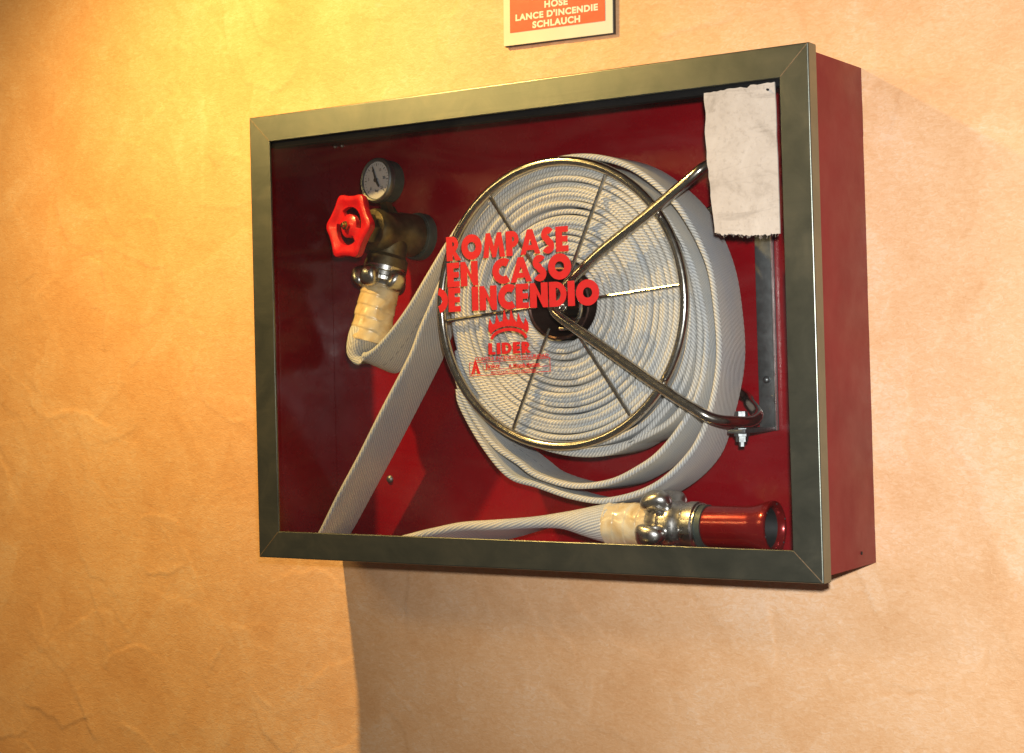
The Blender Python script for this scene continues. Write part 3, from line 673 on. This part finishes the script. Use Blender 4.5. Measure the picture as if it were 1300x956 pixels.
def lumpy(seed, k=0.0010):
    r = np.random.default_rng(seed); p = r.random(6) * 6.28
    return lambda a, t, rr: rr + 0.0009 * ((t / 0.0125 + 0.8 * a / (2 * PI) * 1.25) % 1.0) * 1.0 + k * 0.55 * (math.sin(3 * a + 220 * t + p[0]) * .5 + math.sin(5 * a - 330 * t + p[1]) * .4 + math.sin(9 * a + 150 * t + p[2]) * .25)
def wrap(p0, p1, r0, r1, seed):
    p0 = Vector(p0); p1 = Vector(p1); L = (p1 - p0).length
    prof = [(L * i / 60, r0 + (r1 - r0) * i / 60) for i in range(61)]
    bm = bmesh.new(); lathe(bm, p0, p1 - p0, prof, 48, lumpy(seed)); return bm_link('tape_wrap', bm, 'yellowed_binding_tape', hose, 50)
def coupling(p, axis, r, ln, dirs, out=1.42):
    """claw coupling: ribbed ring with bulbous lugs"""
    d, u, v = basis(axis); p = Vector(p)
    bm = bmesh.new()
    lathe(bm, p, d, [(0, r * .86), (.001, r * .96), (ln * .22, r * 1.0), (ln * .30, r * 1.13), (ln * .42, r * 1.15), (ln * .47, r * 1.02), (ln * .60, r * 1.02), (ln * .64, r * 1.16), (ln * .80, r * 1.18), (ln * .86, r * 1.10), (ln, r * 1.06), (ln, r * .5)], 48)
    o = bm_link('coupling', bm, 'cast_aluminium', hose, 40)
    for e in dirs:
        e = Vector(e); e = (e - d * e.dot(d)).normalized(); tg = d.cross(e)
        bm = bmesh.new(); c = p + d * ln * .34 + e * r * out
        bmesh.ops.create_uvsphere(bm, u_segments=24, v_segments=14, radius=1.0)
        for vv in bm.verts:
            x, y_, z = [math.copysign(abs(c_) ** 0.78, c_) for c_ in vv.co]; bulge = 1 + 0.25 * x
            q = c + d * (x * ln * .40) + e * (y_ * r * .44 * bulge - 0.16 * r * x * x) + tg * (z * r * .50 * (1 - 0.18 * x))
            vv.co = q
        ob = bm_link('coupling_lug', bm, 'cast_aluminium', o, 60)
    return o
NZ = Vector((1, -0.02, 0.012)).normalized(); n0 = Vector((.4135, -0.0890, .0418))
wrap(n0, n0 + NZ * .0475, .0212, .0205, 3)
coupling(n0 + NZ * .0440, NZ, .0205, .040, [(0, -.50, .87), (0, .62, .78), (0, -.97, -.22), (0, .2, -1)])
v0 = Vector((.1245, -0.0505, .3290)); v1 = Vector((.1095, -0.0715, .2330)); vd = (v1 - v0).normalized()
wrap(v0 + vd * .0420, v1 + vd * .006, .0198, .0215, 9)
coupling(v0 + vd * .0460, -vd, .0200, .030, [(-.95, -.35, 0), (.05, -1, 0), (.97, -.30, 0), (0, 1, 0)], 1.30)

# ================================================================== NOZZLE
nz = thing('hose_nozzle', 'short red lance nozzle at the hose end in the lower right corner', 'nozzle', tuple(n0 + NZ * .084 - Vector((0, 0, .03))))
q0 = n0 + NZ * .0845
bm = bmesh.new(); lathe(bm, q0, NZ, [(0, .012), (0, .0222), (.003, .0232), (.012, .0232), (.0135, .0218), (.0150, .0218), (.0150, .012)], 48); bm_link('connector_ring', bm, 'cast_aluminium', nz)
bm = bmesh.new(); lathe(bm, q0 + NZ * .0152, NZ, [(0, .012), (0, .0205), (.006, .0205), (.006, .012)], 40); bm_link('rubber_seal', bm, 'dull_verdigris', nz)
bm = bmesh.new(); b0 = q0 + NZ * .0214
lathe(bm, b0, NZ, [(0, .012), (0, .0190), (.004, .0195), (.046, .0200), (.052, .0215), (.0600, .0238), (.0645, .0248), (.0672, .0244), (.0680, .0232), (.0676, .0208), (.0658, .0195), (.0600, .0188)], 56, None, (1, 0))
bm_link('barrel', bm, 'nozzle_red', nz)
bm = bmesh.new(); lathe(bm, b0 + NZ * .0640, NZ, [(-.003, .0189), (-.010, .0175), (-.022, .0150), (-.045, .0120), (-.046, 0)], 40, None, (0, 0)); bm_link('bore', bm, 'dark_bore', nz)
for j in range(6):
    a = 2 * PI * j / 6 + .3; d, u, v = basis(NZ); c = b0 + NZ * .0670 + (u * math.cos(a) + v * math.sin(a)) * .0218
    bm = bmesh.new(); lathe(bm, c, NZ, [(0, .0010), (.0010, .0010), (.0014, .0005), (.0015, 0)], 8); bm_link('rim_stud', bm, 'grey_steel', nz)

# ================================================================== VALVE
val = thing('shutoff_valve', 'brass hose valve with red handwheel and pressure gauge in the upper left', 'valve', (.133, -0.0055, .343))
f0 = Vector((.1345, -0.0058, .3425)); h0 = Vector((.1125, -0.1030, .3505)); ax = (h0 - f0).normalized()
bm = bmesh.new(); lathe(bm, f0, ax, [(0, .010), (0, .0258), (.007, .0262), (.010, .0256), (.0105, .0246), (.0125, .0246)], 44); bm_link('wall_flange', bm, 'dull_verdigris', val)
bm = bmesh.new(); lathe(bm, f0 + ax * .0115, ax, [(0, .012), (0, .0235), (.022, .0232), (.024, .0222), (.040, .0222), (.046, .0235), (.056, .0235), (.060, .0215), (.062, .015), (.062, .004)], 44); bm_link('valve_body', bm, 'aged_brass', val)
bm = bmesh.new(); lathe(bm, f0 + ax * .0720, ax, [(0, .004), (0, .0165), (.005, .0172), (.0125, .0165), (.0145, .0100), (.020, .0075), (.030, .0062), (.030, .003)], 6); bm_link('bonnet', bm, 'aged_brass', val, 30)
bm = bmesh.new(); lathe(bm, v0 - vd * .012, vd, [(0, .012), (0, .0185), (.020, .0190), (.024, .0225), (.034, .0235), (.040, .0228), (.040, .012)], 40); bm_link('outlet', bm, 'aged_brass', val)
# handwheel: six-lobed casting with two crescent windows
def wheel_bm():
    d, u, v = basis(ax); bm = bmesh.new(); n = 96; R0 = .0345
    def rad_(a): return R0 * (1 + 0.078 * math.cos(6 * a + .4) + 0.015 * math.cos(12 * a + .8))
    prof_o = [(-.0045, .80), (-.0050, .90), (-.0035, .975), (0, 1.0), (.0035, .975), (.0050, .90), (.0048, .80), (.0028, .70)]
    rings = []
    for t, k in prof_o:
        rings.append([bm.verts.new(h0 + ax * t + (u * math.cos(2 * PI * j / n) + v * math.sin(2 * PI * j / n)) * rad_(2 * PI * j / n) * k) for j in range(n)])
    def circ(t, r): return [bm.verts.new(h0 + ax * t + (u * math.cos(2 * PI * j / n) + v * math.sin(2 * PI * j / n)) * r) for j in range(n)]
    rin_f = circ(.0022, .0205); rin_b = circ(-.0030, .0205); rh_f = circ(.0022, .0125); rh_b = circ(-.0030, .0125)
    hub_f = circ(.0042, .0095); hub_t = circ(.0050, .0060); hub_bk = circ(-.0065, .0095); hub_bt = circ(-.0068, .004)
    rings.append(rin_f)
    for A, B in zip(rings, rings[1:]):
        for j in range(n): bm.faces.new((A[j], A[(j + 1) % n], B[(j + 1) % n], B[j]))
    for j in range(n): bm.faces.new((rings[0][j], rings[0][(j + 1) % n], rin_b[(j + 1) % n], rin_b[j]))
    def open_(j):
        a = (360.0 * (j + .5) / n + 28) % 180
        return 18 < a < 150
    for j in range(n):
        k = (j + 1) % n
        if open_(j):
            bm.faces.new((rin_f[j], rin_f[k], rin_b[k], rin_b[j])); bm.faces.new((rh_f[j], rh_f[k], rh_b[k], rh_b[j]))
        else:
            bm.faces.new((rin_f[j], rin_f[k], rh_f[k], rh_f[j])); bm.faces.new((rin_b[j], rin_b[k], rh_b[k], rh_b[j]))
            if open_((j - 1) % n): bm.faces.new((rin_f[j], rh_f[j], rh_b[j], rin_b[j]))
            if open_(k): bm.faces.new((rin_f[k], rh_f[k], rh_b[k], rin_b[k]))
        bm.faces.new((rh_f[j], rh_f[k], hub_f[k], hub_f[j])); bm.faces.new((hub_f[j], hub_f[k], hub_t[k], hub_t[j]))
        bm.faces.new((rh_b[j], rh_b[k], hub_bk[k], hub_bk[j])); bm.faces.new((hub_bk[j], hub_bk[k], hub_bt[k], hub_bt[j]))
    bm.faces.new(hub_t); bm.faces.new(hub_bt)
    return bm
wheel = bm_link('handwheel', wheel_bm(), 'handwheel_red', val, 40)
bm = bmesh.new(); lathe(bm, h0 + ax * .0051, ax, [(0, .0052), (.0028, .0052), (.0036, .0044), (.0036, .0028), (.0062, .0028), (.0068, .0020), (.0069, 0)], 6); bm_link('spindle_nut', bm, 'bright_brass', wheel, 30)
# pressure gauge
g0 = Vector((.1285, -0.0760, .4000)); gax = Vector((-.16, -1, .05)).normalized()
gau = bpy.data.objects.new('pressure_gauge', None)
bm = bmesh.new(); lathe(bm, g0 - gax * .021, gax, [(0, .004), (0, .0205), (.0022, .0228), (.017, .0232), (.017, .006)], 48)
gc = bm_link('pressure_gauge', bm, 'dull_verdigris', val); gc['label'] = 'round pressure gauge with white dial above the valve'
bm = bmesh.new(); lathe(bm, g0 - gax * .0042, gax, [(0, .0195), (0, .0240), (.003, .0244), (.006, .0238), (.0072, .0222), (.0066, .0206), (.0040, .0200)], 48); bm_link('bezel', bm, 'grey_steel', gc)
bm = bmesh.new(); lathe(bm, g0 - gax * .0035, gax, [(0, .004), (0, .0199), (.0040, .0199), (.0041, 0)], 48); bm_link('dial', bm, 'dial_white', gc)
d, gu, gv = basis(gax)
gU = Vector((0, 0, 1)); gU = (gU - gax * gU.dot(gax)).normalized(); gR = gU.cross(gax).normalized()
if gR.x < 0: gR = -gR
def gp(x, z, t): return g0 + gax * t + gR * x + gU * z
bm = bmesh.new(); vs = [bm.verts.new(gp(x, z, .0016)) for x, z in ((-.0062, .0148), (-.0048, .0145), (.0012, .0012), (.0058, -.0066), (.0040, -.0078), (-.0011, -.0008))]
vt = [bm.verts.new(v_.co + gax * .0006) for v_ in vs]
bm.faces.new(vs); bm.faces.new(vt)
for j in range(6): bm.faces.new((vs[j], vs[(j + 1) % 6], vt[(j + 1) % 6], vt[j]))
lathe(bm, gp(0, 0, .0014), gax, [(0, .0024), (.0014, .0024), (.0016, 0)], 16)
bm_link('needle', bm, 'dial_print', gc, 0)
bm = bmesh.new()
for k in range(25):
    a = math.radians(225 - k * 270 / 24); l0 = .0150 if k % 4 == 0 else .0163; wd = .00042 if k % 4 == 0 else .00022
    dr = Vector((math.cos(a), math.sin(a))); pr = Vector((-dr.y, dr.x)) * wd
    vs = [bm.verts.new(gp(p_.x, p_.y, .0009)) for p_ in (dr * l0 - pr, dr * .0182 - pr, dr * .0182 + pr, dr * l0 + pr)]; bm.faces.new(vs)
o = bm_link('scale_marks', bm, 'dial_print', gc, 0)
gM = Matrix(((gR.x, gU.x, gax.x, 0), (gR.y, gU.y, gax.y, 0), (gR.z, gU.z, gax.z, 0), (0, 0, 0, 1)))
for k, tx in enumerate(('0', '5', '10', '15', '20', '25')):
    a = math.radians(225 - k * 270 / 5); me = text_mesh(tx, .0042, .01, .00003)
    me.transform(Matrix.Translation(gp(.0120 * math.cos(a), .0120 * math.sin(a) - .0014, .0009)) @ gM); link('scale_marks', me, 'dial_print', gc, 0)
me = text_mesh('bar', .0042, .01, .00003); me.transform(Matrix.Translation(gp(.001, -.0125, .0009)) @ gM); link('scale_marks', me, 'dial_print', gc, 0)
st0 = f0 + ax * .046 + Vector((0, 0, .0200)); st1 = g0 - gax * .010 + Vector((0, 0, -.020))
bm = bmesh.new(); lathe(bm, st0, st1 - st0, [(-.004, .0100), (.002, .0100), (.003, .0072), ((st1 - st0).length + .003, .0066)], 6); bm_link('gauge_stem', bm, 'aged_brass', val, 30)

# ================================================================== TORN CARD
def card():
    x0, x1, zt, zb = .5462, .6185, .4425, .3080; r = random.Random(3); P = []
    n = 46
    for k in range(n + 1):
        t = k / n; x = x0 + .0078 + (x1 - x0 - .0085) * t
        P.append((x, zb + r.uniform(-.0009, .0009) + .003 * math.sin(t * 5 + .5) * (1 - t) + (.0035 * (1 - t / .12) if t < .12 else 0)))
    for k in range(1, 14): t = k / 14; P.append((x1 - .0006 - .0010 * t + r.uniform(-.0003, .0003), zb + (zt - zb) * t))
    for k in range(22): t = k / 21; P.append((x1 - .0018 - (x1 - x0 - .0026) * t, zt - .0004 - .0026 * t * t + r.uniform(-.0005, .0005) - (.0014 if .36 < t < .46 else 0)))
    for k in range(1, 22): t = k / 22; P.append((x0 + .0006 + .0078 * t ** 2.0 + r.uniform(-.0006, .0006) + (.0016 if t > .12 and t < .2 else 0), zt - .003 - (zt - zb - .006) * t))
    return P
ct = thing('torn_card', 'grubby cream card with frayed lower edge covering the glass corner', 'card', (.5825, YG0 - .001, .3080))
P = card(); bm = bmesh.new(); yb = YG0 - .0005; thk = .0016
def bow(x, z): return -0.0010 * math.sin((x - .546) / .0725 * PI) - .0006 * math.sin(z * 40)
A = [bm.verts.new((x, yb - thk - .0006, z)) for x, z in P]; B = [bm.verts.new((x, yb - .0004, z)) for x, z in P]
for j in range(len(P)): k = (j + 1) % len(P); bm.faces.new((A[j], A[k], B[k], B[j]))
bm.faces.new(A); bm.faces.new(B[::-1])
bm_link('card_sheet', bm, 'grubby_card', ct, 30)
bm = bmesh.new(); r = random.Random(8)
for k in range(38):
    x, z = P[r.randrange(0, 47)]; y0 = yb - r.uniform(.0004, .002); ln = r.uniform(.0010, .0036); a = r.uniform(-2.6, -.55)
    pts = [(x, y0, z + .0008), (x + ln * .5 * math.cos(a), y0 - .0002, z + ln * .5 * math.sin(a)), (x + ln * math.cos(a + r.uniform(-.6, .6)), y0 - r.uniform(-.0004, .0008), z + ln * math.sin(a))]
    tube(bm, pts, r.uniform(.00012, .00026), 4, 2)
o = bm_link('frayed_fibres', bm, 'fibre', ct); o['kind'] = 'stuff'
bolt(.6105, .4360, .0011, yb - thk - .0006, 'dark_bore', 'tack', ct)

# ================================================================== WALL SIGN
sg = thing('wall_sign', 'cream edged red hose sign in four languages above the cabinet', 'sign', (.3148, 0, .5370))
ra = math.radians(1.2); SC = Vector((.2480, 0, .5385))
def sgp(x, y, z): c, s = math.cos(ra), math.sin(ra); return Vector((SC.x + x * c + z * s, y, SC.z - x * s + z * c))
def sg_box(name, lo, hi, mat, bev=0.0):
    bm = bmesh.new(); add_box(bm, lo, hi, bev)
    for v_ in bm.verts: v_.co = sgp(*v_.co)
    return bm_link(name, bm, mat, sg)
SW, SH = .1335, .2000
sg_box('back_board', (.0008, -.0032, -.0010), (SW + .0012, -.0003, SH - .001), 'sign_edge')
sg_box('sign_plate', (0, -.0050, 0), (SW, -.0033, SH), 'sign_cream', .0004)
sg_box('red_panel', (.0085, -.0055, .0132), (SW - .0085, -.0052, SH - .0120), 'sign_red')
for txt, wid, cz_, sz in (('SCHLAUCH', .0586, .0150, .0105), ("LANCE D'INCENDIE", .1010, .0248, .0105), ('HOSE', .0287, .0348, .0105), ('MANGUERA', .0600, .0448, .0105)):
    me = fit(text_mesh(txt, sz, .048, .00005, 1.12), wid); ys = [v_.co.y for v_ in me.vertices]; k = .0074 / (max(ys) - min(ys)); y0 = min(ys)
    for v_ in me.vertices:
        x, y_, z_ = v_.co; v_.co = sgp(SW / 2 + x - .0005, -.0058 - z_ * .5, cz_ + (y_ - y0) * k)
    link('lettering', me, 'sign_ink', sg, 0)
